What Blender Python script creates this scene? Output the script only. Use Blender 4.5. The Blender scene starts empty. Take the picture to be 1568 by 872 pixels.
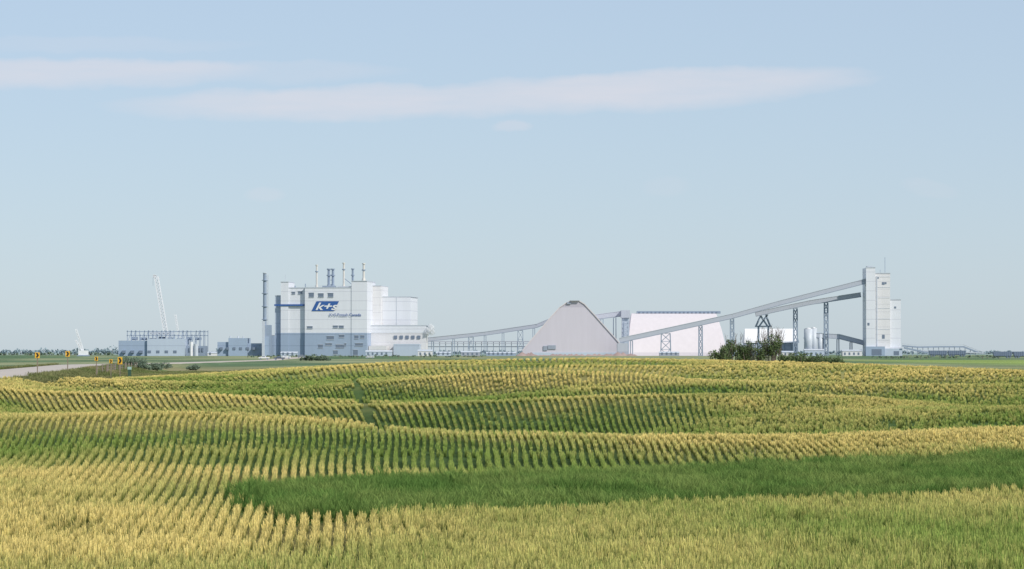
import bpy, math, random
import numpy as np
random.seed(7); rng=np.random.default_rng(11)
F=4790.0; D0=2500.0
def X(px,D=D0): return (px-784.0)/F*D
def Z(py,D=D0): return 4.0+(540.0-py)/F*D
scene=bpy.context.scene
COL=scene.collection
# ------------------------------------------------------------------ noise
_tab=rng.random((256,256))
def vnoise(x,y):
    x=np.asarray(x,float); y=np.asarray(y,float)
    xi=np.floor(x).astype(int); yi=np.floor(y).astype(int)
    fx=x-xi; fy=y-yi; fx=fx*fx*(3-2*fx); fy=fy*fy*(3-2*fy)
    g=lambda a,b:_tab[a%256,b%256]
    return (g(xi,yi)*(1-fx)+g(xi+1,yi)*fx)*(1-fy)+(g(xi,yi+1)*(1-fx)+g(xi+1,yi+1)*fx)*fy
def fbm(x,y,o=4):
    s=0;a=.5;t=0
    for i in range(o):
        s=s+a*vnoise(x*2**i+17*i,y*2**i+31*i); t+=a; a*=.5
    return s/t
def sst(a,b,v):
    t=np.clip((np.asarray(v,float)-a)/(b-a),0,1); return t*t*(3-2*t)
# ------------------------------------------------------------------ terrain
def road_x(y): return np.interp(y,[-200,0,200,274,575,760,1000,1500,2300],[-20,-30,-42,-49.5,-79,-93,-103,-118,-150])
def road_z(y): return np.interp(y,[-200,100,274,575,900,1500,2300],[.6,.6,1.6,1.6,.8,.15,.9])
def undul(x,y):
    return (.42*np.sin(2*np.pi*y/68+.055*x+1.2)+.17*np.sin(2*np.pi*y/39-.10*x+.4)
            +.34*np.sin(2*np.pi*x/48+y/38)+.9*(fbm(x/24,y/26,2)-.5))
def terrain(x,y):
    x=np.asarray(x,float); y=np.asarray(y,float)
    H=np.interp(x,[-200,-80,-49,-32,-12,10,26,45,65,140,400],[.3,.4,.5,1.5,2.6,2.98,2.7,2.15,1.45,.7,.3])
    p=sst(190,400,y)*(1-sst(410,620,y))
    w=sst(75,180,y)*(1-sst(300,410,y))*.95+.06
    w=w*(y<700)
    z=H*p+undul(x,y)*w
    z=z+1.2*sst(2150,2400,y)
    d=np.abs(x-road_x(y)); k=1-sst(5.5,13,d); k=k*(1-sst(2100,2400,y))
    return z*(1-k)+road_z(y)*k
patch=[(-7.7,86),(-6.8,80),(-5.2,71),(-2.8,73),(1.9,77),(5.3,80.5),(9.8,84),(14.5,88.6),(40,105),(60,140),(24,123),(18.8,119),(7.7,112),(2.5,103),(-3.7,95),(-7.2,90)]
def in_patch(x,y,grow=0):
    x=np.asarray(x)+1.2*(fbm(x/2.5,y/2.5,2)-.5); y=np.asarray(y)+6*(fbm(x/4+9,y/6,2)-.5)
    ins=np.zeros(np.shape(x),bool); n=len(patch)
    for i in range(n):
        x0,y0=patch[i]; x1,y1=patch[(i+1)%n]
        c=((y0>y)!=(y1>y))&(x<(x1-x0)*(y-y0)/(y1-y0+1e-12)+x0)
        ins^=c
    return ins
def field_left(y): return np.interp(y,[-200,0,180,262,275,330,400,450],[-14,-24,-35,-45,-41,-44,-49,-50])
def in_field(x,y): return (x>field_left(y))&(y<432+8*np.sin(x/14))&(y>20)
def ripe(x,y):
    r=.46+1.2*(fbm(x/14,y/34,3)-.5)+.6*(fbm(x/3+5,y/9,2)-.5)
    r=r+.62*np.clip(undul(x,y),-.8,.8)*sst(90,150,y)
    left=1-sst(-7,1,x)
    r=r+left*(.58*np.exp(-((y-67)/6.)**2)+.38*np.exp(-((y-99)/7.)**2))
    r=r+.35*np.exp(-((y-132)/8.)**2)*sst(-8,6,x)
    r=r-.38*np.exp(-((y-225)/45.)**2)*sst(5,18,x)
    r=r+.25*sst(330,395,y)
    r=r-.20*np.exp(-((y-54)/5.)**2)
    r=r-.32*np.exp(-((y-130)/10.)**2)*left
    return np.clip(r,0,1)
# ------------------------------------------------------------------ materials
def newmat(name):
    m=bpy.data.materials.new(name); m.use_nodes=True; nt=m.node_tree
    b=nt.nodes["Principled BSDF"]; return m,nt,b
def N(nt,t,**k):
    n=nt.nodes.new(t)
    for a,v in k.items(): setattr(n,a,v)
    return n
def L(nt,a,b): nt.links.new(a,b)
def mth(nt,op,a,b=None,c=None,clamp=False):
    n=N(nt,'ShaderNodeMath',operation=op); n.use_clamp=clamp
    for i,v in enumerate([a,b,c]):
        if v is None: continue
        if isinstance(v,(int,float)): n.inputs[i].default_value=v
        else: L(nt,v,n.inputs[i])
    return n.outputs[0]
def mixc(nt,f,a,b,bt='MIX'):
    n=N(nt,'ShaderNodeMix',data_type='RGBA',blend_type=bt)
    for s,v in ((n.inputs[0],f),(n.inputs[6],a),(n.inputs[7],b)):
        if isinstance(v,(int,float)): s.default_value=v
        elif isinstance(v,tuple): s.default_value=(v[0],v[1],v[2],1)
        else: L(nt,v,s)
    return n.outputs[2]
def noise(nt,vec,scale,detail=4,rough=.55):
    n=N(nt,'ShaderNodeTexNoise'); n.inputs['Scale'].default_value=scale; n.inputs['Detail'].default_value=detail; n.inputs['Roughness'].default_value=rough
    if vec is not None: L(nt,vec,n.inputs['Vector'])
    return n.outputs['Fac']
def plain(name,col,rough=.7,var=.15,scale=.4,metal=0):
    m,nt,b=newmat(name); tc=N(nt,'ShaderNodeTexCoord')
    f=noise(nt,tc.outputs['Object'],scale)
    c=mixc(nt,f,tuple(v*(1-var) for v in col),tuple(min(1,v*(1+var)) for v in col))
    L(nt,c,b.inputs['Base Color']); b.inputs['Roughness'].default_value=rough; b.inputs['Metallic'].default_value=metal
    return m
def clad(name,col,seam=7.5,rib=1.2,seamdark=.84,rough=.55,dirt=.10):
    m,nt,b=newmat(name); tc=N(nt,'ShaderNodeTexCoord'); sp=N(nt,'ShaderNodeSeparateXYZ'); L(nt,tc.outputs['Object'],sp.inputs[0])
    fz=mth(nt,'FRACT',mth(nt,'DIVIDE',sp.outputs[2],seam)); s1=mth(nt,'LESS_THAN',fz,.08)
    mp=N(nt,'ShaderNodeMapping'); mp.inputs['Scale'].default_value=(.35,.35,.03); L(nt,tc.outputs['Object'],mp.inputs[0])
    st=noise(nt,mp.outputs[0],1.,5,.65)
    big=noise(nt,tc.outputs['Object'],.035,3)
    c=mixc(nt,st,tuple(v*(1-dirt) for v in col),tuple(min(1,v*(1+dirt*.5)) for v in col))
    c=mixc(nt,mth(nt,'MULTIPLY',big,.2),c,(col[0]*.86,col[1]*.85,col[2]*.86))
    c=mixc(nt,s1,c,mixc(nt,1.,c,(seamdark,seamdark,seamdark*1.03),'MULTIPLY'))
    L(nt,c,b.inputs['Base Color']); b.inputs['Roughness'].default_value=rough
    w=N(nt,'ShaderNodeTexWave',wave_type='BANDS',bands_direction='X'); w.inputs['Scale'].default_value=rib; L(nt,tc.outputs['Object'],w.inputs['Vector'])
    bp=N(nt,'ShaderNodeBump'); bp.inputs['Strength'].default_value=.12; bp.inputs['Distance'].default_value=.1; L(nt,w.outputs['Fac'],bp.inputs['Height']); L(nt,bp.outputs[0],b.inputs['Normal'])
    return m
M={}  # distance haze is mixed into the steel, opening and cladding colours below
M['white']=clad('white_metal_cladding',(.69,.71,.76))
M['white2']=clad('warm_white_cladding',(.68,.675,.69),seam=6)
M['blue']=clad('hazed_blue_cladding',(.31,.39,.51),seam=9)
M['bluel']=clad('light_blue_cladding',(.46,.53,.63),seam=9)
M['pink']=clad('pinkish_storage_cladding',(.56,.535,.60),seam=40,rib=.6,dirt=.10)
M['pinkroof']=clad('pinkish_white_roof',(.63,.585,.61),seam=50,rib=.5,dirt=.12)
M['dark']=plain('hazed_dark_opening',(.15,.19,.26),.5)
M['steel']=plain('hazed_blue_steel',(.24,.30,.39),.6)
M['steell']=plain('light_galvanised_steel',(.48,.52,.58),.5)
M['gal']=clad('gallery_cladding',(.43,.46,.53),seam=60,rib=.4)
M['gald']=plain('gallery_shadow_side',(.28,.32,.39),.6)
M['cream']=plain('cream_stack_paint',(.60,.58,.54),.5)
M['logo']=plain('logo_blue',(.03,.10,.32),.5,.05)
M['whitep']=plain('white_paint',(.72,.72,.74),.5,.04)
M['roofd']=plain('roof_membrane',(.32,.34,.38),.8)
M['earth']=plain('reddish_earth',(.33,.24,.22),.9,.3,.1)
M['crane']=plain('white_crane_paint',(.74,.75,.78),.5)
# ------------------------------------------------------------------ mesh builder
class MB:
    def __init__(s): s.v=[];s.f=[];s.m=[];s.ml=[]
    def mi(s,m):
        if m not in s.ml: s.ml.append(m)
        return s.ml.index(m)
    def raw(s,vs,fs,m):
        o=len(s.v); s.v+=[tuple(p) for p in vs]; k=s.mi(m)
        for f in fs: s.f.append([i+o for i in f]); s.m.append(k)
    def box(s,x0,x1,y0,y1,z0,z1,m,top=None):
        vs=[(x0,y0,z0),(x1,y0,z0),(x1,y1,z0),(x0,y1,z0),(x0,y0,z1),(x1,y0,z1),(x1,y1,z1),(x0,y1,z1)]
        s.raw(vs,[(0,3,2,1),(0,1,5,4),(1,2,6,5),(2,3,7,6),(3,0,4,7)],m); s.raw(vs,[(4,5,6,7)],top or m)
    def beam(s,p,q,w,h,m,m2=None):
        p=np.array(p,float);q=np.array(q,float);d=q-p;d/=np.linalg.norm(d)
        up=np.array([0,0,1.]) if abs(d[2])<.9 else np.array([0,1.,0])
        r=np.cross(d,up);r/=np.linalg.norm(r);u=np.cross(r,d)
        vs=[]
        for c in (p,q):
            for a,b in ((-1,-1),(1,-1),(1,1),(-1,1)): vs.append(c+r*a*w/2+u*b*h/2)
        s.raw(vs,[(0,1,2,3),(7,6,5,4),(1,5,6,2),(2,6,7,3),(3,7,4,0)],m); s.raw(vs,[(0,4,5,1)],m2 or m)
    def cyl(s,p,q,r0,r1,n,m):
        p=np.array(p,float);q=np.array(q,float);d=q-p;d/=np.linalg.norm(d)
        up=np.array([0,0,1.]) if abs(d[2])<.9 else np.array([0,1.,0])
        r=np.cross(d,up);r/=np.linalg.norm(r);u=np.cross(r,d);vs=[]
        for c,ra in ((p,r0),(q,r1)):
            for i in range(n):
                a=2*math.pi*i/n; vs.append(c+ra*(r*math.cos(a)+u*math.sin(a)))
        s.raw(vs,[(i,(i+1)%n,n+(i+1)%n,n+i) for i in range(n)]+[tuple(range(n))[::-1],tuple(range(n,2*n))],m)
    def lattice(s,p,q,w,seg,t,m):
        p=np.array(p,float);q=np.array(q,float);d=q-p;Ln=np.linalg.norm(d);d/=Ln
        r=np.cross(d,[0,1,0]);r/=np.linalg.norm(r);u=np.cross(r,d)
        cs=[(-1,-1),(1,-1),(1,1),(-1,1)]
        pt=lambda i,c:p+d*Ln*i/seg+(r*c[0]+u*c[1])*w/2
        for c in cs: s.beam(pt(0,c),pt(seg,c),t,t,m)
        for i in range(seg):
            for k in range(4):
                a,b=cs[k],cs[(k+1)%4]
                s.beam(pt(i,a),pt(i+1,b),t*.6,t*.6,m); s.beam(pt(i,a),pt(i,b),t*.6,t*.6,m)
    def trestle(s,x,y,z0,z1,w,dep,t,m,br=3):
        for yy in (y-dep/2,y+dep/2):
            for sx in (-1,1): s.beam((x+sx*w/2*1.15,yy,z0),(x+sx*w/2,yy,z1),t,t,m)
            if w>2.2:
                for i in range(br):
                    a=z0+(z1-z0)*i/br;b=z0+(z1-z0)*(i+1)/br
                    s.beam((x-w/2,yy,a),(x+w/2,yy,b),t*.6,t*.6,m);s.beam((x+w/2,yy,a),(x-w/2,yy,b),t*.6,t*.6,m);s.beam((x-w/2,yy,b),(x+w/2,yy,b),t*.6,t*.6,m)
        s.beam((x,y-dep/2,z1),(x,y+dep/2,z1),t,t,m)
    def build(s,name,parent=None,smooth=False):
        me=bpy.data.meshes.new(name+"_mesh"); me.from_pydata(s.v,[],s.f)
        for m in s.ml: me.materials.append(m)
        me.polygons.foreach_set('material_index',s.m)
        if smooth: me.polygons.foreach_set('use_smooth',[True]*len(s.f))
        me.update(); o=bpy.data.objects.new(name,me); COL.objects.link(o)
        if parent: o.parent=parent
        return o
def empty(name,loc=(0,0,0),rz=0):
    e=bpy.data.objects.new(name,None); e.location=loc; e.rotation_euler=(0,0,rz); COL.objects.link(e); return e
# ------------------------------------------------------------------ ground
ys=[-120.,-60.,0.,20.]
while ys[-1]<720: ys.append(ys[-1]+max(.8,ys[-1]*.006))
while ys[-1]<45000: ys.append(ys[-1]*1.05)
ys=np.array(ys); nc=260; us=np.linspace(-1,1,nc)
YY=np.repeat(ys[:,None],nc,1); XX=us[None,:]*(.42*np.maximum(YY,0)+90)
ZZ=terrain(XX,YY)
V=np.stack([XX,YY,ZZ],-1).reshape(-1,3); nr=len(ys)
ii=(np.arange(nr-1)[:,None]*nc+np.arange(nc-1)[None,:]).reshape(-1)
Fq=np.stack([ii,ii+1,ii+nc+1,ii+nc],1)
me=bpy.data.meshes.new('ground_mesh'); me.vertices.add(len(V)); me.vertices.foreach_set('co',V.astype('f').ravel())
me.loops.add(Fq.size); me.loops.foreach_set('vertex_index',Fq.astype('i').ravel()); me.polygons.add(len(Fq))
me.polygons.foreach_set('loop_start',(np.arange(len(Fq))*4).astype('i')); me.polygons.foreach_set('use_smooth',np.ones(len(Fq),bool)); me.update()
x=V[:,0];y=V[:,1]
def lerp(a,b,t): return np.array(a)[None,:]*(1-t[:,None])+np.array(b)[None,:]*t[:,None]
rp=ripe(x,y)
crop=lerp((.06,.10,.028),(.20,.18,.065),sst(.3,1,rp))
farcrop=lerp((.11,.16,.05),(.30,.27,.10),sst(.2,.9,rp))
g=fbm(x/60,y/260,3)
grass=lerp((.11,.155,.05),(.25,.22,.115),sst(.35,.65,fbm(x/18,y/30,4)))
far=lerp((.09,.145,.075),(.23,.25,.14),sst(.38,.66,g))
hazy=lerp((.20,.27,.26),(.28,.35,.34),g)  # far ground goes paler and bluer, distance haze put into its colour
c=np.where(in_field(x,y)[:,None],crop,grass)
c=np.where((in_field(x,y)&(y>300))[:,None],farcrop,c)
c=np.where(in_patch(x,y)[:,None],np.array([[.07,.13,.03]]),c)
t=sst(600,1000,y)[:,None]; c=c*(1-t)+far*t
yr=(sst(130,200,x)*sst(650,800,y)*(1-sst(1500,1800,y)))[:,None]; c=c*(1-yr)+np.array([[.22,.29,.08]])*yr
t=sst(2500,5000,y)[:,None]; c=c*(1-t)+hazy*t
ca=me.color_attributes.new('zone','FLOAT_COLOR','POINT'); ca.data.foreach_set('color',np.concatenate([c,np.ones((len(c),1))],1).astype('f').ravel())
m,nt,b=newmat('field_soil_and_grass')
at=N(nt,'ShaderNodeAttribute',attribute_name='zone'); geo=N(nt,'ShaderNodeNewGeometry')
n1=noise(nt,geo.outputs['Position'],1.3,6,.7); n2=noise(nt,geo.outputs['Position'],.09,5,.6)
mpp=N(nt,'ShaderNodeMapping'); mpp.inputs['Scale'].default_value=(.02,.006,1); L(nt,geo.outputs['Position'],mpp.inputs[0]); n3=noise(nt,mpp.outputs[0],1.,5,.6)
k=mth(nt,'ADD',mth(nt,'MULTIPLY',n1,.8),mth(nt,'MULTIPLY',n2,.8)); k=mth(nt,'ADD',k,mth(nt,'MULTIPLY',n3,.9)); k=mth(nt,'SUBTRACT',k,.22)
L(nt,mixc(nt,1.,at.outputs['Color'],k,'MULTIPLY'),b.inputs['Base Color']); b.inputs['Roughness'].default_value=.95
b.inputs['Specular IOR Level'].default_value=.1
bp=N(nt,'ShaderNodeBump'); bp.inputs['Strength'].default_value=.8; bp.inputs['Distance'].default_value=.3; L(nt,n1,bp.inputs['Height']); L(nt,bp.outputs[0],b.inputs['Normal'])
me.materials.append(m); ground=bpy.data.objects.new('ground',me); COL.objects.link(ground)
# ------------------------------------------------------------------ gravel road
mb=MB(); m,nt,b=newmat('pale_gravel'); geo=N(nt,'ShaderNodeNewGeometry')
mp=N(nt,'ShaderNodeMapping'); mp.inputs['Scale'].default_value=(.9,.05,1); L(nt,geo.outputs['Position'],mp.inputs[0])
c=mixc(nt,noise(nt,mp.outputs[0],1.,5,.6),(.36,.31,.27),(.56,.50,.45)); c=mixc(nt,mth(nt,'MULTIPLY',noise(nt,geo.outputs['Position'],2.5,6),.5),c,(.32,.28,.25))
L(nt,c,b.inputs['Base Color']); b.inputs['Roughness'].default_value=.95
ry=np.concatenate([np.arange(-100,700,4.),np.arange(700,2100,15.)])
for a in range(len(ry)-1):
    vs=[]
    for yy in (ry[a],ry[a+1]):
        xc=float(road_x(yy)); zc=float(road_z(yy))
        vs+=[(xc-5.4,yy,zc-.15),(xc-4.3,yy,zc+.14),(xc,yy,zc+.22),(xc+4.3,yy,zc+.14),(xc+5.4,yy,zc-.15)]
    mb.raw(vs,[(i,i+1,i+6,i+5) for i in range(4)],m)
mb.build('gravel_road')
# ------------------------------------------------------------------ plant foliage materials
def folmat(name,lo,hi_g,hi_y,vary=.25,trans=.35):
    m=bpy.data.materials.new(name); m.use_nodes=True; nt=m.node_tree; nt.nodes.clear()
    out=N(nt,'ShaderNodeOutputMaterial'); ri=N(nt,'ShaderNodeAttribute',attribute_name='ripe',attribute_type='INSTANCER')
    h=N(nt,'ShaderNodeAttribute',attribute_name='h'); oi=N(nt,'ShaderNodeObjectInfo')
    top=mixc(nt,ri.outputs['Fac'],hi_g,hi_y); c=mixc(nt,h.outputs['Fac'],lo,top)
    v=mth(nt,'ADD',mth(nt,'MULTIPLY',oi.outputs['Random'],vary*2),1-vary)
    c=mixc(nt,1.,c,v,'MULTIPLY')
    d=N(nt,'ShaderNodeBsdfDiffuse'); t=N(nt,'ShaderNodeBsdfTranslucent'); L(nt,c,d.inputs[0]); L(nt,c,t.inputs[0])
    mx=N(nt,'ShaderNodeMixShader'); mx.inputs[0].default_value=trans; L(nt,d.outputs[0],mx.inputs[1]); L(nt,t.outputs[0],mx.inputs[2]); L(nt,mx.outputs[0],out.inputs[0])
    return m
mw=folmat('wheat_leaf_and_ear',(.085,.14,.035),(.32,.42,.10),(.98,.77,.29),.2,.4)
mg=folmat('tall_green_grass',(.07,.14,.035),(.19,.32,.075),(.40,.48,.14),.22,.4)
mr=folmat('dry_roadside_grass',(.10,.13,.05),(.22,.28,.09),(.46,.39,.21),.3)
def tuft(name,nb,rx,ry_,h0,h1,w,lean,mat,ear=True,lat=1.):
    vs=[];fs=[];hh=[]
    for i in range(nb):
        bx=random.uniform(-rx,rx);by=random.uniform(-ry_,ry_);H=random.uniform(h0,h1)
        a=random.uniform(0,2*math.pi);ln=random.uniform(.1,1)*lean*H
        dx,dy=math.cos(a)*ln*lat,math.sin(a)*ln; fa=random.uniform(0,math.pi); wx,wy=math.cos(fa)*w/2,math.sin(fa)*w/2
        isear=ear and random.random()<.5
        pr=[(0,0,.8),(.55,.3,1.),(.8,.6,.7 if not isear else 1.2),(1,1,.12 if not isear else .6)]
        o=len(vs)
        for tz,tl,tw in pr:
            z=H*tz if isear else H*tz*(1-.18*tl)
            cx,cy=bx+dx*tl,by+dy*tl
            vs.append((cx-wx*tw,cy-wy*tw,z));vs.append((cx+wx*tw,cy+wy*tw,z))
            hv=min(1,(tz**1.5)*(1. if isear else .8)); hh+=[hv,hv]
        for k in range(3): fs.append((o+2*k,o+2*k+1,o+2*k+3,o+2*k+2))
    me=bpy.data.meshes.new(name); me.from_pydata(vs,[],fs); me.materials.append(mat)
    at=me.attributes.new('h','FLOAT','POINT'); at.data.foreach_set('value',hh); me.update()
    return bpy.data.objects.new(name,me)
def scatter(name,P,rz,scl,rip,variants):
    n=len(P); col=bpy.data.collections.new(name+'_tufts')
    for i,o in enumerate(variants): col.objects.link(o)
    me=bpy.data.meshes.new(name+'_points'); me.vertices.add(n); me.vertices.foreach_set('co',P.astype('f').ravel())
    a=me.attributes.new('rot','FLOAT_VECTOR','POINT'); r=np.zeros((n,3),'f'); r[:,2]=rz; r[:,0]=rng.normal(0,.05,n); r[:,1]=rng.normal(0,.05,n); a.data.foreach_set('vector',r.ravel())
    a=me.attributes.new('scl','FLOAT_VECTOR','POINT'); a.data.foreach_set('vector',scl.astype('f').ravel())
    a=me.attributes.new('ripe','FLOAT','POINT'); a.data.foreach_set('value',rip.astype('f'))
    a=me.attributes.new('var','INT','POINT'); a.data.foreach_set('value',rng.integers(0,len(variants),n).astype('i'))
    me.update(); o=bpy.data.objects.new(name,me); COL.objects.link(o)
    ng=bpy.data.node_groups.new(name+'_scatter','GeometryNodeTree')
    ng.interface.new_socket('Geometry',in_out='INPUT',socket_type='NodeSocketGeometry'); ng.interface.new_socket('Geometry',in_out='OUTPUT',socket_type='NodeSocketGeometry')
    gi=ng.nodes.new('NodeGroupInput');go=ng.nodes.new('NodeGroupOutput'); ip=ng.nodes.new('GeometryNodeInstanceOnPoints')
    ci=ng.nodes.new('GeometryNodeCollectionInfo'); ci.inputs['Collection'].default_value=col; ci.inputs['Separate Children'].default_value=True; ci.inputs['Reset Children'].default_value=True
    def na(nm,dt):
        q=ng.nodes.new('GeometryNodeInputNamedAttribute'); q.data_type=dt; q.inputs['Name'].default_value=nm; return q.outputs[0]
    er=ng.nodes.new('FunctionNodeEulerToRotation')
    ng.links.new(gi.outputs[0],ip.inputs['Points']); ng.links.new(ci.outputs[0],ip.inputs['Instance']); ip.inputs['Pick Instance'].default_value=True
    ng.links.new(na('var','INT'),ip.inputs['Instance Index']); ng.links.new(na('rot','FLOAT_VECTOR'),er.inputs[0]); ng.links.new(er.outputs[0],ip.inputs['Rotation']); ng.links.new(na('scl','FLOAT_VECTOR'),ip.inputs['Scale'])
    ng.links.new(ip.outputs[0],go.inputs[0])
    md=o.modifiers.new('scatter','NODES'); md.node_group=ng; print(name,n)
    return o
KF=.0053; XC=3.3
def rows(y0,y1,step,sp,jb=0.):
    out=[]
    y=y0
    while y<y1:
        e=math.exp(KF*(y-100)); hw=.18*y+3
        imin=int((-hw-XC)/e/sp);imax=int((hw-XC)/e/sp)
        i=np.arange(imin,imax+1); C=i*sp
        yy=y+rng.uniform(-.5,.5,len(i))*step
        x=XC+C*np.exp(KF*(yy-100))+.22*np.sin(yy/17+C/7)+2.8*(fbm(C/22+3,yy/60,2)-.5)
        dead=(np.abs(x-(-7.4-(yy-170)*.059))<.33)&(yy>140)&(yy<320)
        J=jb+sst(8,14,x-.04*(yy-175))*sst(125,165,yy)+.95*sst(-6,0,x)*(1-sst(72,84,yy))+.35*sst(.6,.75,fbm(x/9+40,yy/22,2))
        J=np.clip(J,0,1)
        x=x+rng.normal(0,.013,len(i))+J*rng.uniform(-.5,.5,len(i))*sp*e
        keep=in_field(x,yy)&~in_patch(x,yy)&~dead
        keep&=rng.random(len(i))<np.where(fbm(x/1.6+70,yy/4,2)>.66,.5,1)
        out.append(np.stack([x,yy],1)[keep]); y+=step
    return np.concatenate(out)
def place(name,xy,sc,var,follow):
    x,y=xy[:,0],xy[:,1]; z=terrain(x,y)-.02
    s=sc*(.58+.5*fbm(x/3,y/5,2)+.40*fbm(x/.9+3,y/2.2,2))*rng.uniform(.8,1.18,len(x))
    S=np.stack([s,s,s],1)
    slope=KF*(x-XC)
    rz=np.where(rng.random(len(x))<.5,0,math.pi)+rng.normal(0,.035,len(x))-np.arctan(slope)
    if follow: S[:,0]*=np.exp(KF*(y-(150 if y.max()<236 else 270))*.8); S[:,1]=1
    scatter(name,np.stack([x,y,z],1),rz,S,np.clip(ripe(x,y)+rng.normal(0,.12,len(x)),0,1),var)
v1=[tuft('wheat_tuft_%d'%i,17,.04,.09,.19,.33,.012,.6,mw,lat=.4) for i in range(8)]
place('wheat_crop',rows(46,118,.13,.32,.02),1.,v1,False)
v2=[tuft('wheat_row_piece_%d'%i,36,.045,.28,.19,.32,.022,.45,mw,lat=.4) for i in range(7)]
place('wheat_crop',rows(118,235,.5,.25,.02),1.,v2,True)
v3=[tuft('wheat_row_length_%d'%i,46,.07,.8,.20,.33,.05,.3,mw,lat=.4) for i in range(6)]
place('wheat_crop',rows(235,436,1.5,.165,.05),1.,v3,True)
# green grass patch
n=46000; px_=rng.uniform(-11,38,n); py_=rng.uniform(68,146,n); k=in_patch(px_,py_)&(np.abs(px_)<.185*py_+5); px_=px_[k];py_=py_[k]
s=rng.uniform(.7,1.15,len(px_))*(.35+.6*fbm(px_/2.2,py_/3.5,2)+.6*fbm(px_/.8+7,py_/2,2))
vg=[tuft('green_grass_tuft_%d'%i,22,.13,.13,.32,.62,.016,.5,mg,False) for i in range(7)]
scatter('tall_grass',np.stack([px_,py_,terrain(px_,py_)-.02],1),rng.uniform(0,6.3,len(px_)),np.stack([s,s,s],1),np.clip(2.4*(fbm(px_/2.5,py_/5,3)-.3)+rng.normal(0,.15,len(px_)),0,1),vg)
# roadside grass
n=26000; py_=rng.uniform(200,600,n); px_=road_x(py_)+rng.uniform(-22,32,n); d=np.abs(px_-road_x(py_)); k=(d>5.6)&~in_field(px_,py_)&(px_>-.2*py_-6); px_=px_[k];py_=py_[k]
s=rng.uniform(.5,1.1,len(px_))*(.5+.9*fbm(px_/5,py_/8,2))
vr=[tuft('roadside_tuft_%d'%i,40,.5,.5,.2,.6,.04,.5,mr,False) for i in range(5)]
scatter('roadside_grass',np.stack([px_,py_,terrain(px_,py_)-.02],1),rng.uniform(0,6.3,len(px_)),np.stack([s,s,s],1),np.clip(1.8*(fbm(px_/9,py_/14,3)-.22),0,1),vr)
# ------------------------------------------------------------------ mill building
GZ=1.0
mill=empty('potash_mill_building',(X(562),2500,0),math.radians(-6))
cx=X(562)
def mx(px): return (X(px)-cx)/.995
def band(mb,a,b,y0,y1,ztop,zmid=None,mat='white'):
    if zmid: mb.box(a,b,y0,y1,GZ,zmid,M['blue']); mb.box(a+.01,b-.01,y0+.15,y1-.15,zmid,ztop,M[mat],M['roofd'])
    else: mb.box(a,b,y0,y1,GZ,ztop,M[mat],M['roofd'])
    mb.box(a-.15,b+.15,y0-.15,y1+.15,ztop,ztop+.5,M['steell'],M['roofd'])
zb=Z(510)
mb=MB(); band(mb,mx(466),mx(538),0,45,Z(441),zb); mb.build('main_hall',mill)
mb=MB(); band(mb,mx(538)+.02,0,-.4,45,Z(431),zb); mb.build('corner_tower',mill)
mb=MB(); band(mb,mx(440),mx(466)-.02,3,40,Z(441),zb); band(mb,mx(428),mx(440)-.02,2,30,Z(432),zb,'white'); band(mb,mx(418),mx(428)-.02,5,30,Z(453),zb,'bluel'); mb.box(mx(418),mx(466)-.1,1.6,3,Z(468.5),Z(466),M['logo']); band(mb,mx(413),mx(418)-.02,3,20,Z(514),None,'blue'); mb.build('west_wing',mill)
mb=MB(); band(mb,.02,mx(575),30,70,Z(437),zb,'white2'); mb.build('stair_wing',mill)
mb=MB(); mb.box(mx(575)+.05,mx(619),38,80,GZ,Z(454),M['white'],M['roofd']); mb.box(mx(575)+.03,mx(620),37.8,80.2,Z(454),Z(453),M['steell']); mb.beam((mx(597),37.9,Z(498)),(mx(597),37.9,Z(454)),.3,.2,M['steell']); mb.build('east_wing',mill)
mb=MB(); mb.box(.05,mx(648),20,29.8,zb,Z(499),M['white'],M['roofd']); mb.box(.0,mx(650),19.8,29.9,Z(499),Z(498),M['steell']); mb.box(.05,mx(648),20.2,29.8,GZ,zb,M['white2']); mb.box(mx(600),mx(640),10,19.7,GZ,Z(527),M['bluel'],M['roofd']); mb.box(.4,mx(590),6,19,GZ,Z(530),M['white2']);
for i in range(5): mb.box(mx(598+i*9),mx(603+i*9),19.6,20,Z(519),Z(514),M['dark'])
mb.build('low_east_annex',mill)
mb=MB()
def win(a,b,t,bt,y=-.02):
    mb.box(mx(a),mx(b),y-.12,y+.1,Z(bt),Z(t),M['dark']); mb.beam((mx(a)-.2,y-.1,Z(t)+.15),(mx(b)+.2,y-.1,Z(t)+.15),.4,.3,M['steell']); mb.beam((mx(a)-.2,y-.1,Z(bt)-.15),(mx(b)+.2,y-.1,Z(bt)-.15),.4,.3,M['steell'])
for a,b,t,bt in [(472.5,480,448.5,455),(487,495,449.5,455),(502,510,449,455),(510,517,499,502),(519,526,499,502.5),(500,511,515,520),(519,527,513,517),(527,530,526,530),(487,494,528,533),(498,508,526,529),(514,527,528,533),(510,517,537,543),(470,478,500,503)]: win(a,b,t,bt)
for a,b,t,bt in [(543,549,514,519),(552,558,514,518),(544,556,526,530),(541,548,536,544)]: win(a,b,t,bt,-.42)
for a,b,t,bt in [(445,450,447,450),(455,461,446,450)]: win(a,b,t,bt,2.98)
mb.build('windows',mill)
mb=MB(); a,b=mx(476.5),mx(515); z0,z1=Z(476.5),Z(461.5); mb.raw([(a,-.16,z0),(b-2,-.16,z0),(b+2,-.16,z1),(a+4,-.16,z1)],[(0,1,2,3)],M['logo']); mb.build('logo_panel',mill)
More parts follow.
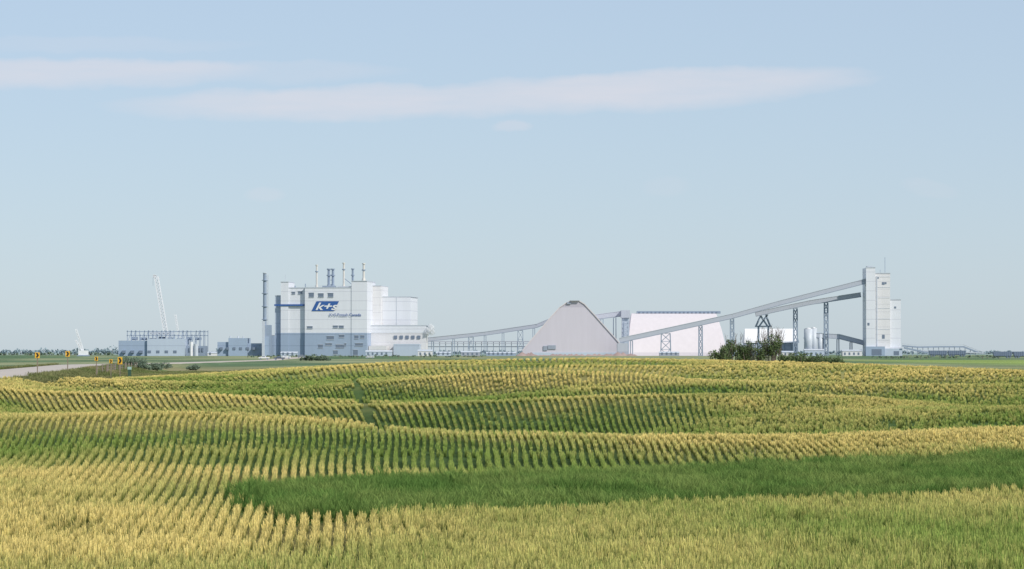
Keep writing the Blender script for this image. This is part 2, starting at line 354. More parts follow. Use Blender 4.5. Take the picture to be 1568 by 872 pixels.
def text(body,x,z,size,mat,shear=0,y=-.3,off=0.02,sx=1):
    cu=bpy.data.curves.new('lettering','FONT'); cu.body=body; cu.size=size; cu.shear=shear; cu.offset=off*size; cu.extrude=.03; cu.materials.append(mat)
    o=bpy.data.objects.new('lettering',cu); o.location=(x,y,z); o.rotation_euler=(math.radians(90),0,0); o.scale=(sx,1,1); o.parent=mill; COL.objects.link(o)
text('k+s',mx(482),Z(474.6),8.2,M['whitep'],.35,sx=1.45)
text('K+S Potash Canada',mx(504),Z(484.5),3.3,M['logo'],0,y=-.6,off=.004,sx=.98)
mb=MB()
def stack(px,t,r,m,base=441,y=20,cap=True):
    x=mx(px); mb.cyl((x,y,Z(base)-1),(x,y,Z(t)),r,r*.92,12,m)
    if cap:
        mb.cyl((x,y,Z(t)),(x,y,Z(t)+.9),r*1.5,r*1.5,12,m); mb.cyl((x,y,Z(t)-5),(x,y,Z(t)-4.2),r*1.7,r*1.7,12,M['steel']); mb.cyl((x,y,Z(base)),(x,y,Z(base)+3),r*1.8,r*1.3,12,m)
stack(478,406,.75,M['cream']); stack(520,403,.8,M['cream']); stack(551,404,.95,M['cream'],431); stack(534,412,.9,M['steel'])
for p in (495.5,502): stack(p,412,1.1,M['steel'],y=24)
stack(432.5,420,.15,M['steell'],432,10,False); stack(462,434,.4,M['steel'],y=15,cap=False); stack(446,437,.6,M['steel'],y=15,cap=False)
for z in (420,428,435): mb.beam((mx(495.5),24,Z(z)),(mx(502),24,Z(z)),.5,.4,M['steel'])
mb.beam((mx(520),20,Z(425)),(mx(534),20,Z(436)),.5,.5,M['steel']); mb.box(mx(512),mx(530),15,30,Z(441),Z(438),M['steell']); mb.box(mx(488),mx(505),15,30,Z(441),Z(437),M['steel'])
for i in range(36):
    xx=mx(467)+i*(mx(537)-mx(467))/35; mb.beam((xx,.3,Z(441)+.5),(xx,.3,Z(441)+1.6),.08,.08,M['steell'])
mb.beam((mx(467),.3,Z(441)+1.6),(mx(537),.3,Z(441)+1.6),.1,.1,M['steell'])
mb.build('roof_stacks',mill)
mb=MB(); x=X(406.5)
mb.cyl((x-.6,2500,GZ),(x-.6,2500,Z(419)),1.5,1.3,16,M['steel']); mb.cyl((x-.6,2500,Z(419)),(x-.6,2500,Z(418)),1.7,1.7,16,M['steell'])
mb.lattice((x+1.6,2501,GZ),(x+1.6,2501,Z(421)),1.1,40,.16,M['steell'])
for pz in (430,450,470,490): mb.cyl((x-.6,2500,Z(pz)),(x-.6,2500,Z(pz)+.5),2.4,2.4,16,M['steel'])
mb.box(X(402),X(412),2496,2506,GZ,Z(516),M['blue'],M['roofd']); mb.box(X(405),X(415),2498,2508,GZ,Z(498),M['steel']); mb.box(X(402),X(406),2494,2498,GZ,Z(492),M['steell'])
mb.build('smokestack')
# ------------------------------------------------------------------ left complex
e=empty('steel_frame_structure')
mb=MB()
for yy in (2500,2525):
    for i in range(19):
        xx=X(195+i*6.6); mb.beam((xx,yy,GZ),(xx,yy,Z(506) if i%4!=3 else Z(512)),.5,.5,M['steel'])
    mb.beam((X(194),yy,Z(508)),(X(314),yy,Z(508)),.5,.5,M['steel'])
    mb.beam((X(194),yy,Z(514)),(X(314),yy,Z(514)),.5,.5,M['steel'])
    for i in range(0,18,3): mb.beam((X(195+i*6.6),yy,Z(525)),(X(195+i*6.6+6.6),yy,Z(508)),.3,.3,M['steel'])
for i in range(8): mb.box(X(200+i*14),X(208+i*14),2505,2515,Z(521),Z(516+(i%3)),M['steel'])
mb.box(X(230),X(262),2502,2520,Z(512),Z(509),M['steell'])
mb.build('frame',e)
mb=MB(); mb.box(X(184),X(228),2490,2530,GZ,Z(522),M['blue'],M['steell']); mb.box(X(228)+.05,X(286),2488,2530,GZ,Z(519),M['bluel'],M['steell']); mb.box(X(286)+.05,X(314),2495,2520,GZ,Z(530),M['steel'])
for i in range(7): mb.box(X(190+i*13),X(195+i*13),2487.8,2492,Z(541),Z(537),M['dark'])
for i in range(5): mb.box(X(290+i*5),X(292.5+i*5),2494.5,2495.5,Z(539),Z(533),M['dark'])
mb.cyl((X(296),2485,GZ),(X(296),2485,Z(524)),1.2,1.2,12,M['whitep']); mb.cyl((X(303),2485,GZ),(X(303),2485,Z(527)),1.8,1.8,12,M['steell']); mb.build('process_hall',e)
mb=MB(); mb.box(X(333),X(350),2500,2530,GZ,Z(524),M['blue'],M['steell']); mb.box(X(350)+.05,X(379),2498,2530,GZ,Z(518),M['blue'],M['steell']); mb.box(X(379)+.05,X(403),2502,2530,GZ,Z(526),M['blue'],M['steell'])
for i in range(6): mb.box(X(337+i*10),X(341+i*10),2497.6,2503,Z(536),Z(532),M['dark'])
for p in (352,364,372): mb.cyl((X(p),2505,Z(518)),(X(p),2505,Z(515)),.6,.6,8,M['steell'])
mb.build('service_building')
def crane(base,mid,tip,w,seg,t):
    mb=MB(); mb.lattice(base,mid,w,seg,t,M['crane'])
    if tip: mb.lattice(mid,tip,w*.7,6,t*.8,M['crane']); mb.beam(tip,(tip[0],tip[1],tip[2]-8),.15,.15,M['steel'])
    b=base; mb.box(b[0]-4,b[0]+3,b[1]-3,b[1]+3,b[2]-1,b[2]+2.5,M['crane']); mb.box(b[0]-5,b[0]+4,b[1]-3.6,b[1]-2.4,GZ,b[2]-1,M['steel']); mb.box(b[0]-5,b[0]+4,b[1]+2.4,b[1]+3.6,GZ,b[2]-1,M['steel'])
    mb.beam((b[0]-4,b[1],b[2]+2),(b[0]-5,b[1],b[2]+9),.3,.3,M['crane'])
    mb.build('construction_crane')
crane((X(247),2560,GZ+2),(X(226),2560,Z(421)),(X(221),2560,Z(420)),3.0,24,.55)
crane((X(262),2580,GZ+2),(X(252),2580,Z(480)),None,1.3,16,.3)
crane((X(155),2400,GZ+2),(X(143),2400,Z(504,2400)),None,1.1,16,.3)
crane((X(103),2600,GZ+2),(X(89),2600,Z(521,2600)),None,1.0,10,.3)
# ------------------------------------------------------------------ storage barn (gable toward camera)
e=empty('potash_storage_building')
prof=[(800,540),(800,537),(815,519),(830,501.5),(844,485),(857,471),(867,464),(873,461.5),(887,461),(895,466),(910,482),(925,499),(942,518),(957,536),(957,540)]
mb=MB(); n=len(prof); A=[(X(a),2500,Z(b) if b<540 else GZ) for a,b in prof]; B=[(p[0]+6,2680,p[2]) for p in A]
mb.raw(A+B,[tuple(range(n))],M['pink']); mb.raw(A+B,[(i,n+i,n+i+1,i+1) for i in range(n-1)]+[tuple(range(2*n-1,n-1,-1))],M['pinkroof']); mb.build('shell',e)
mb=MB()
for i in range(1,n-2): mb.beam((A[i][0],2499.7,A[i][2]),(A[i+1][0],2499.7,A[i+1][2]),.7,.7,M['pinkroof'])
mb.box(X(873),X(887),2498,2670,Z(461.5),Z(460.3),M['roofd']); mb.box(X(868),X(874),2499,2520,Z(466),Z(463),M['gald']); mb.build('ridge_and_trim',e)
mb=MB()
for a,b,t,bt in [(832,838,530,537),(839,851,529,535)]: mb.box(X(a),X(b),2499.3,2501,Z(bt),Z(t),M['gald'])
mb.box(X(815),X(945),2499.5,2501,GZ,Z(540),M['bluel']); mb.build('doors',e)
mb=MB()
for i in range(44):
    a=800+i*4.0+random.uniform(-2,2); h=random.uniform(.8,3.0)*(1.2 if i>32 or i<6 else .7); r=random.uniform(3,6)
    vs=[(X(a),2480,GZ+h)]+[(X(a)+r*math.cos(t*.7854)*random.uniform(.8,1.2),2480+r*math.sin(t*.7854),GZ-.2) for t in range(8)]
    mb.raw(vs,[(0,1+t,1+(t+1)%8) for t in range(8)],M['earth'])
mb.build('earth_spoil_heap',None,True)
# ------------------------------------------------------------------ second storage building
e=empty('product_storage_building')
mb=MB(); prof=[(0,0),(8,11),(18,24),(28,34),(34,37.6),(40,38.2),(46,37.6),(52,34),(62,24),(72,11),(80,0)]
xa0,xa1=X(966),X(1121); xb0,xb1=X(974),X(1108); H=38.2
lv=[];rv=[]
for py,pz in prof:
    t=(pz/H)**1.6; lv.append((xa0+(xb0-xa0)*t,2560+py,GZ+pz*.93)); rv.append((xa1+(xb1-xa1)*t,2560+py,GZ+pz*.93))
n=len(prof); mb.raw(lv+rv,[(i,i+1,n+i+1,n+i) [::-1] for i in range(n-1)],M['pinkroof']); mb.raw(lv+rv,[tuple(range(n)),tuple(range(2*n-1,n-1,-1))],M['pink']); mb.build('curved_roof',e)
mb=MB(); mb.box(X(975,2600),X(1103,2600),2597,2603,GZ+35.3,GZ+37.3,M['steel']); 
for i in range(20): mb.box(X(978+i*6.2,2600),X(980+i*6.2,2600),2596.6,2597.2,GZ+35.4,GZ+36.6,M['dark'])
mb.build('ridge_monitor',e)
# ------------------------------------------------------------------ conveyors
def gallery(name,pts,y,supports,w=4.,h=3.8,mat='gal',post=.5):
    e=empty(name); mb=MB()
    for (a,b),(c,d) in zip(pts[:-1],pts[1:]):
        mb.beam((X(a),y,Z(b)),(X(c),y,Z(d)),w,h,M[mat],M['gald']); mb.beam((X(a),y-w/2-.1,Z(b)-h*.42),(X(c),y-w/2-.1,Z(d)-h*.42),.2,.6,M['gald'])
        mb.beam((X(a),y,Z(b)+h/2+.2),(X(c),y,Z(d)+h/2+.2),w+.5,.35,M['steell'])
    mb.build('enclosed_gallery',e); mb=MB()
    xs=[p[0] for p in pts]; zs=[p[1] for p in pts]
    for s in supports:
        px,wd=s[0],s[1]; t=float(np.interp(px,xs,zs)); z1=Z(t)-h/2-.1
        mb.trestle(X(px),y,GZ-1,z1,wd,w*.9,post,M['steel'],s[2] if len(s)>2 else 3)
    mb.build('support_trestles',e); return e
gallery('conveyor_gallery',[(560,528),(640,521.5),(742,511),(822,499),(846,489)],2545,[(590,1.5),(622,1.5),(660,1.5),(693,1.5),(720,4,2),(742,1.5),(770,1.5),(797,4,3),(818,1.5)],3.6,3.0)
gallery('conveyor_gallery',[(898,488),(922,484),(968,478)],2560,[(925,2),(945,2)],3.8,4.2)
gallery('conveyor_gallery',[(948,522),(1000,511),(1120,485),(1190,465.5),(1322,432)],2485,[(966,1.5),(1018,7,3),(1071,2.6,5),(1119,2.6,5)],4.4,3.8,post=.6)
gallery('conveyor_gallery',[(1157,482),(1190,474.5),(1240,464),(1318,452)],2500,[(1218,2.8,6),(1265,2.8,7)],4.2,3.6,post=.6)
mb=MB()
for yy in (2500,2508):
    for a,b in ((1158,1166),(1180,1173),(1163,1176),(1176,1164)): mb.beam((X(a),yy,Z(500)),(X(b),yy,Z(482)),.8,.8,M['steel'])
    for a in (1162,1177): mb.beam((X(a),yy,GZ),(X(a),yy,Z(500)),.9,.9,M['steel'])
    mb.beam((X(1157),yy,Z(500)),(X(1182),yy,Z(500)),.9,.9,M['steel'])
mb.build('transfer_station')
mb=MB(); mb.box(X(956),X(967),2550,2562,GZ,Z(486),M['bluel']); mb.box(X(954.5),X(968),2548,2563,Z(486),Z(474),M['gal'],M['roofd']); mb.lattice((X(961),2545,GZ),(X(961),2545,Z(488)),4,9,.4,M['steel'])
mb.box(X(944),X(960),2480,2492,GZ,Z(526),M['gal'],M['roofd']); mb.build('transfer_tower')
mb=MB()
for y,z,h in ((2570,523,.9),(2570,526,.5),(2572,531,.6)): mb.beam((X(640),y,Z(z)),(X(812),y,Z(z)),2.5,h,M['gal'])
for i in range(19): mb.beam((X(642+i*9.4),2570,GZ),(X(642+i*9.4),2570,Z(523)),.5,.5,M['steel'])
mb.build('pipe_rack')
def shed(name,a,b,t,y,dep,mat,roof='steell',gab=0):
    mb=MB(); x0,x1=X(a,y),X(b,y); z=Z(t,y); mb.box(x0,x1,y,y+dep,GZ,z,M[mat],M[roof]); xm=(x0+x1)/2
    mb.raw([(x0-.3,y-.3,z+.02),(x1+.3,y-.3,z+.02),(x1+.3,y+dep+.3,z+.02),(x0-.3,y+dep+.3,z+.02),(x0-.3,y+dep/2,z+1.2+gab),(x1+.3,y+dep/2,z+1.2+gab)],[(0,1,5,4),(2,3,4,5),(1,2,5),(3,0,4)],M[roof])
    for i in range(max(1,int((b-a)/7))): mb.box(x0+1.2+i*3.6,x0+2.6+i*3.6,y-.12,y+.1,GZ+1,GZ+3,M['dark'])
    mb.build(name)
for a,b,t,y,mat in [(640,662,538,2470,'white2'),(668,690,541,2475,'bluel'),(706,735,540,2500,'gal'),(745,790,541.5,2490,'blue'),(560,600,539,2470,'bluel'),(1010,1040,541,2450,'gal'),(1185,1215,540,2470,'white2'),(1232,1262,537,2490,'bluel'),(1290,1320,538,2480,'white2'),(318,331,541,2480,'white2'),(430,455,541,2460,'bluel')]: shed('equipment_shed',a,b,t,y,9,mat)
e=empty('white_barn'); mb=MB(); x0,x1=X(1144),X(1229); mb.box(x0+1,x1-1,2530,2560,GZ,Z(523),M['bluel'])
mb.raw([(x0,2529,Z(525)),(x1,2529,Z(525)),(x1-1.5,2545,Z(503)),(x0+1.5,2545,Z(503)),(x1,2561,Z(525)),(x0,2561,Z(525))],[(0,1,2,3),(2,4,5,3),(1,4,2),(0,3,5)],M['whitep']); mb.build('roof_and_walls',e)
mb=MB()
for i in range(9): mb.beam((x0+2+i*5.1,2528.7,GZ),(x0+2+i*5.1,2528.7,Z(525)),.4,.4,M['steel'])
mb.box(X(1150),X(1180),2522,2529,GZ,Z(533),M['white2']); mb.build('wall_posts',e)
mb=MB()
for p,r,t in ((1238,3.6,504),(1246,2.6,503),(1256,2.,512)): mb.cyl((X(p),2500,GZ),(X(p),2500,Z(t)),r,r,20,M['steell']); mb.cyl((X(p),2500,Z(t)),(X(p),2500,Z(t)+1),r,.3,20,M['whitep'])
mb.beam((X(1232),2499,Z(510)),(X(1258),2499,Z(510)),.6,.6,M['steel']); mb.beam((X(1230),2499,Z(518)),(X(1280),2499,Z(518)),.8,.6,M['steell']); mb.build('storage_tank',None,True)
gallery('conveyor_gallery',[(1248,514),(1285,516),(1324,526)],2500,[(1262,1.5),(1283,1.5),(1303,1.5)],3.2,3.6)
# ------------------------------------------------------------------ loadout tower
e=empty('loadout_tower'); mb=MB()
mb.box(X(1322),X(1336),2480,2505,GZ,Z(411.5),M['white'],M['roofd']); mb.box(X(1336)+.05,X(1359.5),2484,2515,GZ,Z(420),M['white2'],M['roofd']); mb.box(X(1359.5)+.05,X(1376),2486,2512,GZ,Z(460),M['white'],M['roofd'])
for a,b,t,y in ((1322,1336,411.5,2480),(1336.2,1359.5,420,2484),(1359.8,1376,460,2486)): mb.box(X(a)-.25,X(b)+.25,y-.25,y+1,Z(t),Z(t)+.7,M['steell'])
mb.box(X(1325),X(1333),2485,2495,Z(411),Z(408.5),M['steell']); mb.beam((X(1353),2490,Z(420)),(X(1353),2490,Z(395)),.35,.35,M['steel']); mb.beam((X(1345),2487,Z(420)),(X(1345),2487,Z(414)),.3,.3,M['steel'])
mb.build('shaft_cladding',e); mb=MB()
mb.box(X(1321),X(1350),2478.5,2483,GZ,Z(531),M['blue']); mb.box(X(1350)+.1,X(1377),2481,2485.5,GZ,Z(534),M['bluel'])
for a,b,t,bt,y in [(1347,1351,433,437,2484),(1347,1351,513,519,2484),(1351.5,1354,433,436,2484),(1324,1327,495,499,2480),(1339,1342,425,428,2484),(1366,1369,470,473,2486),(1330,1345,535,544,2478.5),(1364,1372,538,544,2481)]: mb.box(X(a),X(b),y-.15,y+.1,Z(bt),Z(t),M['dark'])
for z in range(425,530,16): mb.box(X(1336),X(1359),2483.85,2484.1,Z(z)-.12,Z(z)+.12,M['steell'])
mb.box(X(1338.5),X(1340),2483.5,2484.1,GZ,Z(424),M['steell'])
mb.build('base_and_openings',e)
mb=MB(); pts=[(1377,530),(1400,532),(1436,531.5),(1470,531.5),(1496,541.5)]
for (a,b),(c,d) in zip(pts[:-1],pts[1:]): mb.beam((X(a),2480,Z(b)),(X(c),2480,Z(d)),2.2,1.1,M['steel']); mb.beam((X(a),2480,Z(b)+1.6),(X(c),2480,Z(d)+1.6),2.2,.25,M['steell'])
mb.beam((X(1377),2470,Z(533)),(X(1424),2470,Z(543)),2,1.2,M['steel']); mb.beam((X(1390),2475,Z(537)),(X(1500),2475,Z(541)),1.5,.8,M['steell'])
for p in range(1384,1496,8): mb.beam((X(p),2480,GZ),(X(p),2480,Z(np.interp(p,[a for a,_ in pts],[b for _,b in pts]))),.4,.4,M['steel'])
mb.build('low_conveyor')
def railcar(px,D):
    x=X(px,D); mb=MB(); z=terrain(x,D); z=float(z)
    m=M['rail']
    mb.raw([(x,D,z+1.6),(x+12,D,z+1.6),(x+12,D+3,z+1.6),(x,D+3,z+1.6),(x-.8,D,z+4.6),(x+12.8,D,z+4.6),(x+12.8,D+3,z+4.6),(x-.8,D+3,z+4.6)],[(0,1,5,4),(1,2,6,5),(2,3,7,6),(3,0,4,7),(4,5,6,7),(0,3,2,1)],m)
    for i in range(9): mb.beam((x+.3+i*1.43,D-.1,z+1.6),(x+.3+i*1.43,D-.1,z+4.6),.2,.2,M['steel'])
    for i in (1.2,3.,9.2,11.): mb.cyl((x+i,D+.2,z+.75),(x+i,D+2.8,z+.75),.6,.6,12,M['dark'])
    for i in (3.5,8.5): mb.raw([(x+i-1.4,D+.3,z+1.6),(x+i+1.4,D+.3,z+1.6),(x+i+.4,D+.6,z+.7),(x+i-.4,D+.6,z+.7)],[(0,3,2,1)],M['steel'])
    mb.box(x-.9,x+12.9,D+1.2,D+1.8,z+1.2,z+1.6,M['dark']); mb.build('railcar')
M['rail']=plain('dark_railcar_paint',(.13,.17,.25),.6,.2)
for p in (1424,1453): railcar(p,2300)
for p in (1522,1553,1584): railcar(p,2150)
# ------------------------------------------------------------------ vehicles
def truck(px,D,col):
    x=X(px,D); z=float(terrain(x,D))+.25; mb=MB(); p=plain('vehicle_paint',col,.35,.05)
    L_=[(0,.6),(0,1.15),(1.2,1.25),(1.9,1.85),(3.4,1.85),(3.6,1.25),(5.4,1.2),(5.4,.6)]
    n=len(L_); A=[(x+a,D,z+b) for a,b in L_];B=[(x+a,D+1.9,z+b) for a,b in L_]
    mb.raw(A+B,[tuple(range(n))[::-1],tuple(range(n,2*n))]+[(i,(i+1)%n,n+(i+1)%n,n+i) for i in range(n)],p)
    mb.box(x+1.75,x+3.3,D-.02,D+1.92,z+1.3,z+1.7,M['dark'])
    for a in (.95,4.3):
        mb.cyl((x+a,D-.05,z+.38),(x+a,D+.3,z+.38),.38,.38,14,M['dark']); mb.cyl((x+a,D+1.6,z+.38),(x+a,D+1.95,z+.38),.38,.38,14,M['dark'])
    mb.build('pickup_truck')
for px,D,c in ((396,1560,(.7,.7,.7)),(419,1500,(.08,.1,.14)),(430,1700,(.7,.72,.75)),(455,1900,(.2,.22,.25)),(560,1950,(.6,.6,.62))): truck(px,D,c)
# ------------------------------------------------------------------ signs, posts
ysg=plain('sign_yellow',(.75,.42,.03),.5,.05); blk=plain('sign_black',(.02,.02,.02),.5,.05); wood=plain('weathered_wood',(.22,.18,.14),.9)
def chevron(x,y,h=2.3,w=.62,hh=.8):
    z=float(terrain(x,y)); mb=MB(); mb.box(x-.05,x+.05,y-.05,y+.05,z-.2,z+h+hh/2-.02,wood)
    mb.box(x-w/2,x+w/2,y-.1,y-.06,z+h-hh/2,z+h+hh/2,ysg); c=z+h; a=w*.36
    mb.raw([(x-a,y-.105,c+hh*.4),(x+a*.2,y-.105,c+hh*.4),(x+a,y-.105,c),(x+a*.2,y-.105,c-hh*.4),(x-a,y-.105,c-hh*.4),(x-.2*a,y-.105,c)],[(0,5,2,1),(5,4,3,2)],blk)
    mb.build('traffic_sign')
chevron(-50.2,331,2.1,.5,.6); chevron(-51.4,362,2.3,.5,.65); chevron(-50.6,381,2.2,.4,.5); chevron(-50.5,394,2.2,.4,.5); chevron(-50.1,400,2.4,.6,.9)
mb=MB(); x,y=-48.4,396; z=float(terrain(x,y)); mb.box(x-.2,x+.2,y-.12,y+.12,z-.2,z+1.35,plain('dark_green_post',(.04,.09,.06),.6)); mb.box(x-.24,x+.24,y-.15,y+.15,z+1.35,z+1.7,plain('pale_post_cap',(.35,.5,.45),.5)); mb.build('marker_post')
mb=MB()
for i in range(26):
    y=400+i*9; x=float(road_x(y))+9+.2*random.uniform(-1,1); z=float(terrain(x,y)); mb.cyl((x,y,z-.2),(x+.03,y,z+1.25+random.uniform(-.1,.1)),.08,.07,8,wood)
    if i<25:
        y2=y+9; x2=float(road_x(y2))+9; z2=float(terrain(x2,y2))
        for k in (.5,.85,1.15): mb.beam((x,y,z+k),(x2,y2,z2+k),.015,.015,M['steel'])
mb.build('wire_fence')
# ------------------------------------------------------------------ bushes / trees
def leafmat(name,a,b):
    m,nt,bs=newmat(name); geo=N(nt,'ShaderNodeNewGeometry'); f=noise(nt,geo.outputs['Position'],.9,3); f2=geo.outputs['Random Per Island']
    f=mth(nt,'ADD',mth(nt,'MULTIPLY',f,.7),mth(nt,'MULTIPLY',f2,.4)); L(nt,mixc(nt,f,a,b),bs.inputs['Base Color']); bs.inputs['Roughness'].default_value=.8; return m
lf=leafmat('bush_leaves',(.035,.06,.025),(.13,.19,.06)); bark=plain('grey_bark',(.16,.13,.11),.9)
lf2=leafmat('hazy_leaves',(.09,.13,.10),(.17,.23,.15)); lfh=leafmat('hazy_distant_leaves',(.18,.25,.29),(.26,.34,.37))  # bluish distance haze mixed into both leaf colours
def leaves(mb,c,r,n,s,mat):
    for i in range(n):
        d=np.array([random.gauss(0,1) for _ in range(3)]); d/=np.linalg.norm(d)+1e-9; rr=random.random()**.45
        p=np.array(c)+d*rr*np.array(r)
        a=np.array([random.gauss(0,1) for _ in range(3)]);a/=np.linalg.norm(a); b=np.cross(a,[random.gauss(0,1) for _ in range(3)]);b/=np.linalg.norm(b)+1e-9
        k=s*random.uniform(.6,1.3); mb.raw([p-a*k,p+b*k*.5,p+a*k,p-b*k*.5],[(0,1,2,3)],mat)
def bush(name,x,y,w,h,n,s,mat,bare=0):
    z=float(terrain(x,y)); e=empty(name,(x,y,z)); mb=MB(); lb=MB()
    for i in range(n):
        u=random.uniform(-1,1); bx=u*w/2; by=random.uniform(-1,1)*w*.22; top=h*(1-.45*u*u)*random.uniform(.55,1.)
        mb.cyl((bx*.7,by*.7,-.2),(bx,by,top*.8),.07,.025,6,bark)
        for k in range(3):
            t=random.uniform(.35,.95); leaves(lb,(bx+random.uniform(-.5,.5),by+random.uniform(-.5,.5),top*t),(random.uniform(.35,.8),.6,random.uniform(.3,.55)),int(34),s,mat)
    for i in range(bare):
        bx=random.uniform(-.5,.5)*w*.8; p=np.array([bx,0,h*.3]); q=np.array([bx+random.uniform(-.8,.8),random.uniform(-.4,.4),h*random.uniform(.9,1.12)]); mb.cyl(p,q,.045,.015,5,bark)
        for k in range(4):
            s0=p+(q-p)*random.uniform(.4,.95); mb.cyl(s0,s0+np.array([random.uniform(-.5,.5),random.uniform(-.3,.3),random.uniform(.3,.8)]),.02,.008,4,bark)
    mb.build('stems',e); lb.build('foliage',e)
bush('shrub',29.8,446,2.4,3.0,12,.13,lf,2); bush('shrub',31.9,448,3.6,4.3,30,.13,lf,6); bush('shrub',34.4,447,3.6,4.1,28,.13,lf,6); bush('bare_branched_shrub',37.2,447,3.2,5.0,18,.13,lf,34)
for x_,w_,h_ in ((39.5,2.8,2.2),(41.8,3,2.2),(44,2.6,1.8),(46,2,1.5)): bush('low_shrub',x_,447,w_,h_,14,.12,lf)
for px,D,w_,h_ in ((197,620,3.5,1.9),(207,640,3.5,2.4),(220,600,3.,1.6),(233,640,3,1.4),(296,700,2.5,1.5),(246,700,4,1.3),(480,1500,12,3.),(492,1500,8,2.4)): bush('shrub',X(px,D),D,w_,h_,14 if w_<8 else 30,.16 if w_<8 else .3,lf2)
def treeline(name,y,x0,x1,h,dens,mat,s):
    mb=MB(); x=x0
    while x<x1:
        k=vnoise(x/180.+y,3.3); 
        if k>dens:
            hh=h*random.uniform(.5,1)*(.5+k); z=float(terrain(x,y)); mb.cyl((x,y,z),(x,y,z+hh*.5),.4,.2,5,bark)
            for j in range(3): leaves(mb,(x+random.uniform(-4,4),y+random.uniform(-5,5),z+hh*random.uniform(.3,.75)),(hh*.55,hh*.4,hh*.3),9,s,mat)
        x+=random.uniform(3,9)
    mb.build(name)
treeline('distant_tree_line',4200,-800,-480,10,.2,lfh,1.9); treeline('distant_tree_line',5200,-1100,1300,7,.35,lfh,2.1); treeline('distant_tree_line',3000,-520,-380,5,.2,lf2,1.2); treeline('distant_tree_line',2250,-190,-20,2.6,.25,lf2,.7); treeline('distant_tree_line',2100,140,330,2.2,.35,lf2,.7)
# ------------------------------------------------------------------ steam
m=bpy.data.materials.new('steam'); m.use_nodes=True; nt=m.node_tree; nt.nodes.clear(); out=N(nt,'ShaderNodeOutputMaterial')
tc=N(nt,'ShaderNodeTexCoord')
lw=N(nt,'ShaderNodeLayerWeight'); lw.inputs[0].default_value=.5
f=mth(nt,'SUBTRACT',1.0,lw.outputs['Facing']); f=mth(nt,'MULTIPLY',f,mth(nt,'MULTIPLY',noise(nt,tc.outputs['Object'],1.6,5),1.2),clamp=True)
df=N(nt,'ShaderNodeBsdfDiffuse'); df.inputs[0].default_value=(.85,.86,.88,1); tl=N(nt,'ShaderNodeBsdfTranslucent'); tl.inputs[0].default_value=(.85,.86,.88,1); mx1=N(nt,'ShaderNodeMixShader'); mx1.inputs[0].default_value=.5; L(nt,df.outputs[0],mx1.inputs[1]); L(nt,tl.outputs[0],mx1.inputs[2])
tr=N(nt,'ShaderNodeBsdfTransparent'); mx2=N(nt,'ShaderNodeMixShader'); L(nt,f,mx2.inputs[0]); L(nt,tr.outputs[0],mx2.inputs[1]); L(nt,mx1.outputs[0],mx2.inputs[2]); L(nt,mx2.outputs[0],out.inputs['Surface'])
e=empty('steam_plume')
for px,py,rx,rz_ in ((660,503,2.6,2.8),(656,507,3.2,3.),(661,509,2.4,2.4),(653,511,2.2,2.),(658,499,1.6,1.6)):
    mb=MB(); vs=[];fs=[]
    for i in range(13):
        for j in range(18):
            th=math.pi*i/12; ph=2*math.pi*j/18; rr=1 if i in (0,12) else 1+.22*math.sin(3*ph+px)*math.sin(4*th+py)+random.uniform(-.06,.06)
            vs.append((rr*math.sin(th)*math.cos(ph),rr*math.sin(th)*math.sin(ph),rr*math.cos(th)))
    for i in range(12):
        for j in range(18): fs.append((i*18+j,(i+1)*18+j,(i+1)*18+(j+1)%18,i*18+(j+1)%18))
    mb.raw(vs,fs,m); o=mb.build('puff',e,True); o.location=(X(px),2515,Z(py)); o.scale=(rx,rx,rz_)
# ------------------------------------------------------------------ world
W=bpy.data.worlds.new("World"); scene.world=W; W.use_nodes=True; nt=W.node_tree; nt.nodes.clear()
try: W.cycles.sampling_method='NONE'
except Exception as ex: print(ex)
out=N(nt,'ShaderNodeOutputWorld'); bg=N(nt,'ShaderNodeBackground'); sky=N(nt,'ShaderNodeTexSky',sky_type='NISHITA'); sky.sun_disc=False
S=np.array([.58,-.50,.66]); S/=np.linalg.norm(S); el=math.asin(S[2]); az=math.atan2(S[0],S[1])
sky.sun_elevation=el; sky.sun_rotation=az; sky.air_density=1.0; sky.dust_density=.6; sky.ozone_density=2.5; sky.altitude=500
BG=.09
haze=(.62/BG,.735/BG,.85/BG)
L(nt,mixc(nt,.56,mixc(nt,1.,sky.outputs[0],(.90,.98,1.14),'MULTIPLY'),haze),bg.inputs[0]); bg.inputs[1].default_value=BG
tc=N(nt,'ShaderNodeTexCoord'); sp=N(nt,'ShaderNodeSeparateXYZ'); L(nt,tc.outputs['Generated'],sp.inputs[0])
A=mth(nt,'MULTIPLY',mth(nt,'DIVIDE',sp.outputs[0],sp.outputs[1]),F); E=mth(nt,'MULTIPLY',mth(nt,'DIVIDE',sp.outputs[2],sp.outputs[1]),F)
cv=N(nt,'ShaderNodeCombineXYZ'); L(nt,mth(nt,'MULTIPLY',A,.0045),cv.inputs[0]); L(nt,mth(nt,'MULTIPLY',E,.035),cv.inputs[1])
cn=noise(nt,cv.outputs[0],1.,6,.6)
cv2=N(nt,'ShaderNodeCombineXYZ'); L(nt,mth(nt,'MULTIPLY',A,.012),cv2.inputs[0]); L(nt,mth(nt,'MULTIPLY',E,.02),cv2.inputs[1]); cn2=noise(nt,cv2.outputs[0],1.,5,.55)
Ew=mth(nt,'ADD',E,mth(nt,'MULTIPLY',mth(nt,'SUBTRACT',cn2,.5),24.))
tot=None
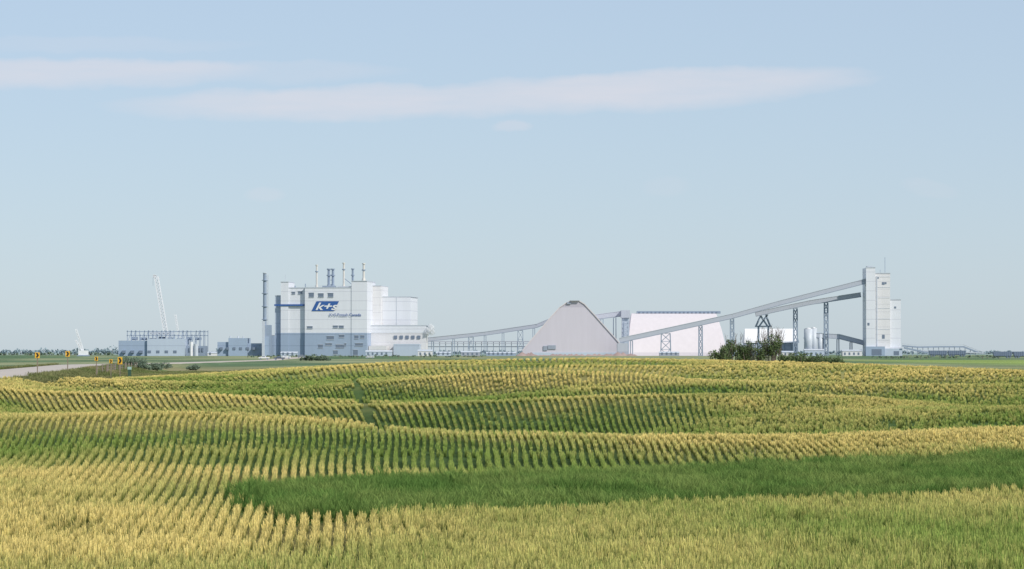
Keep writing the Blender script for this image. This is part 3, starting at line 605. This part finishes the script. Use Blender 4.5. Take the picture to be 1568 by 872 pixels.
for cx_,cy_,rx,rt,rb,sl,amp in [(60,105,400,18,34,0,.85),(560,152,420,24,36,.02,.85),(980,130,370,25,44,.05,.95),(1180,120,180,12,20,.0,.5),(785,192,34,9,10,0,.45),(405,297,34,13,13,0,.28),(1020,285,40,16,16,0,.14),(1425,290,50,16,16,-.15,.18),(120,68,300,14,14,0,.2),(420,105,220,14,24,0,.28)]:
    a0=cx_-784; e0=540-cy_
    dx=mth(nt,'DIVIDE',mth(nt,'SUBTRACT',A,a0),rx); dy=mth(nt,'SUBTRACT',mth(nt,'SUBTRACT',Ew,e0),mth(nt,'MULTIPLY',mth(nt,'SUBTRACT',A,a0),sl))
    up=mth(nt,'DIVIDE',mth(nt,'MAXIMUM',dy,0.),rt); dn=mth(nt,'DIVIDE',mth(nt,'MINIMUM',dy,0.),rb)
    q=mth(nt,'ADD',mth(nt,'MULTIPLY',dx,dx),mth(nt,'ADD',mth(nt,'MULTIPLY',up,up),mth(nt,'MULTIPLY',dn,dn)))
    v=mth(nt,'SUBTRACT',1.,q,clamp=True); v=mth(nt,'SMOOTH_MIN',mth(nt,'MULTIPLY',v,1.5),1.,.3); v=mth(nt,'MULTIPLY',v,amp)
    tot=v if tot is None else mth(nt,'MAXIMUM',tot,v)
tot=mth(nt,'MULTIPLY',tot,mth(nt,'ADD',mth(nt,'MULTIPLY',cn,1.1),.25)); front=mth(nt,'GREATER_THAN',sp.outputs[1],0.); tot=mth(nt,'MULTIPLY',tot,front,clamp=True)
bc=N(nt,'ShaderNodeBackground'); bc.inputs[0].default_value=(.72,.72,.785,1); bc.inputs[1].default_value=1.
ms=N(nt,'ShaderNodeMixShader'); L(nt,mth(nt,'MULTIPLY',tot,.8),ms.inputs[0]); L(nt,bg.outputs[0],ms.inputs[1]); L(nt,bc.outputs[0],ms.inputs[2]); L(nt,ms.outputs[0],out.inputs[0])
sd=bpy.data.lights.new('sun','SUN'); sd.energy=4.2; sd.angle=math.radians(.5); sd.color=(1,.95,.86); so=bpy.data.objects.new('sun',sd); COL.objects.link(so)
from mathutils import Vector
so.rotation_euler=Vector(tuple(S)).to_track_quat('Z','Y').to_euler()
# ------------------------------------------------------------------ camera
cd=bpy.data.cameras.new('camera'); cd.lens=36*F/1568; cd.sensor_width=36; cd.clip_end=80000; cd.clip_start=.5
co=bpy.data.objects.new('camera',cd); co.location=(0,0,4); co.rotation_euler=(math.radians(90)+math.atan(104/F),0,0); COL.objects.link(co); scene.camera=co
scene.view_settings.view_transform='Standard'
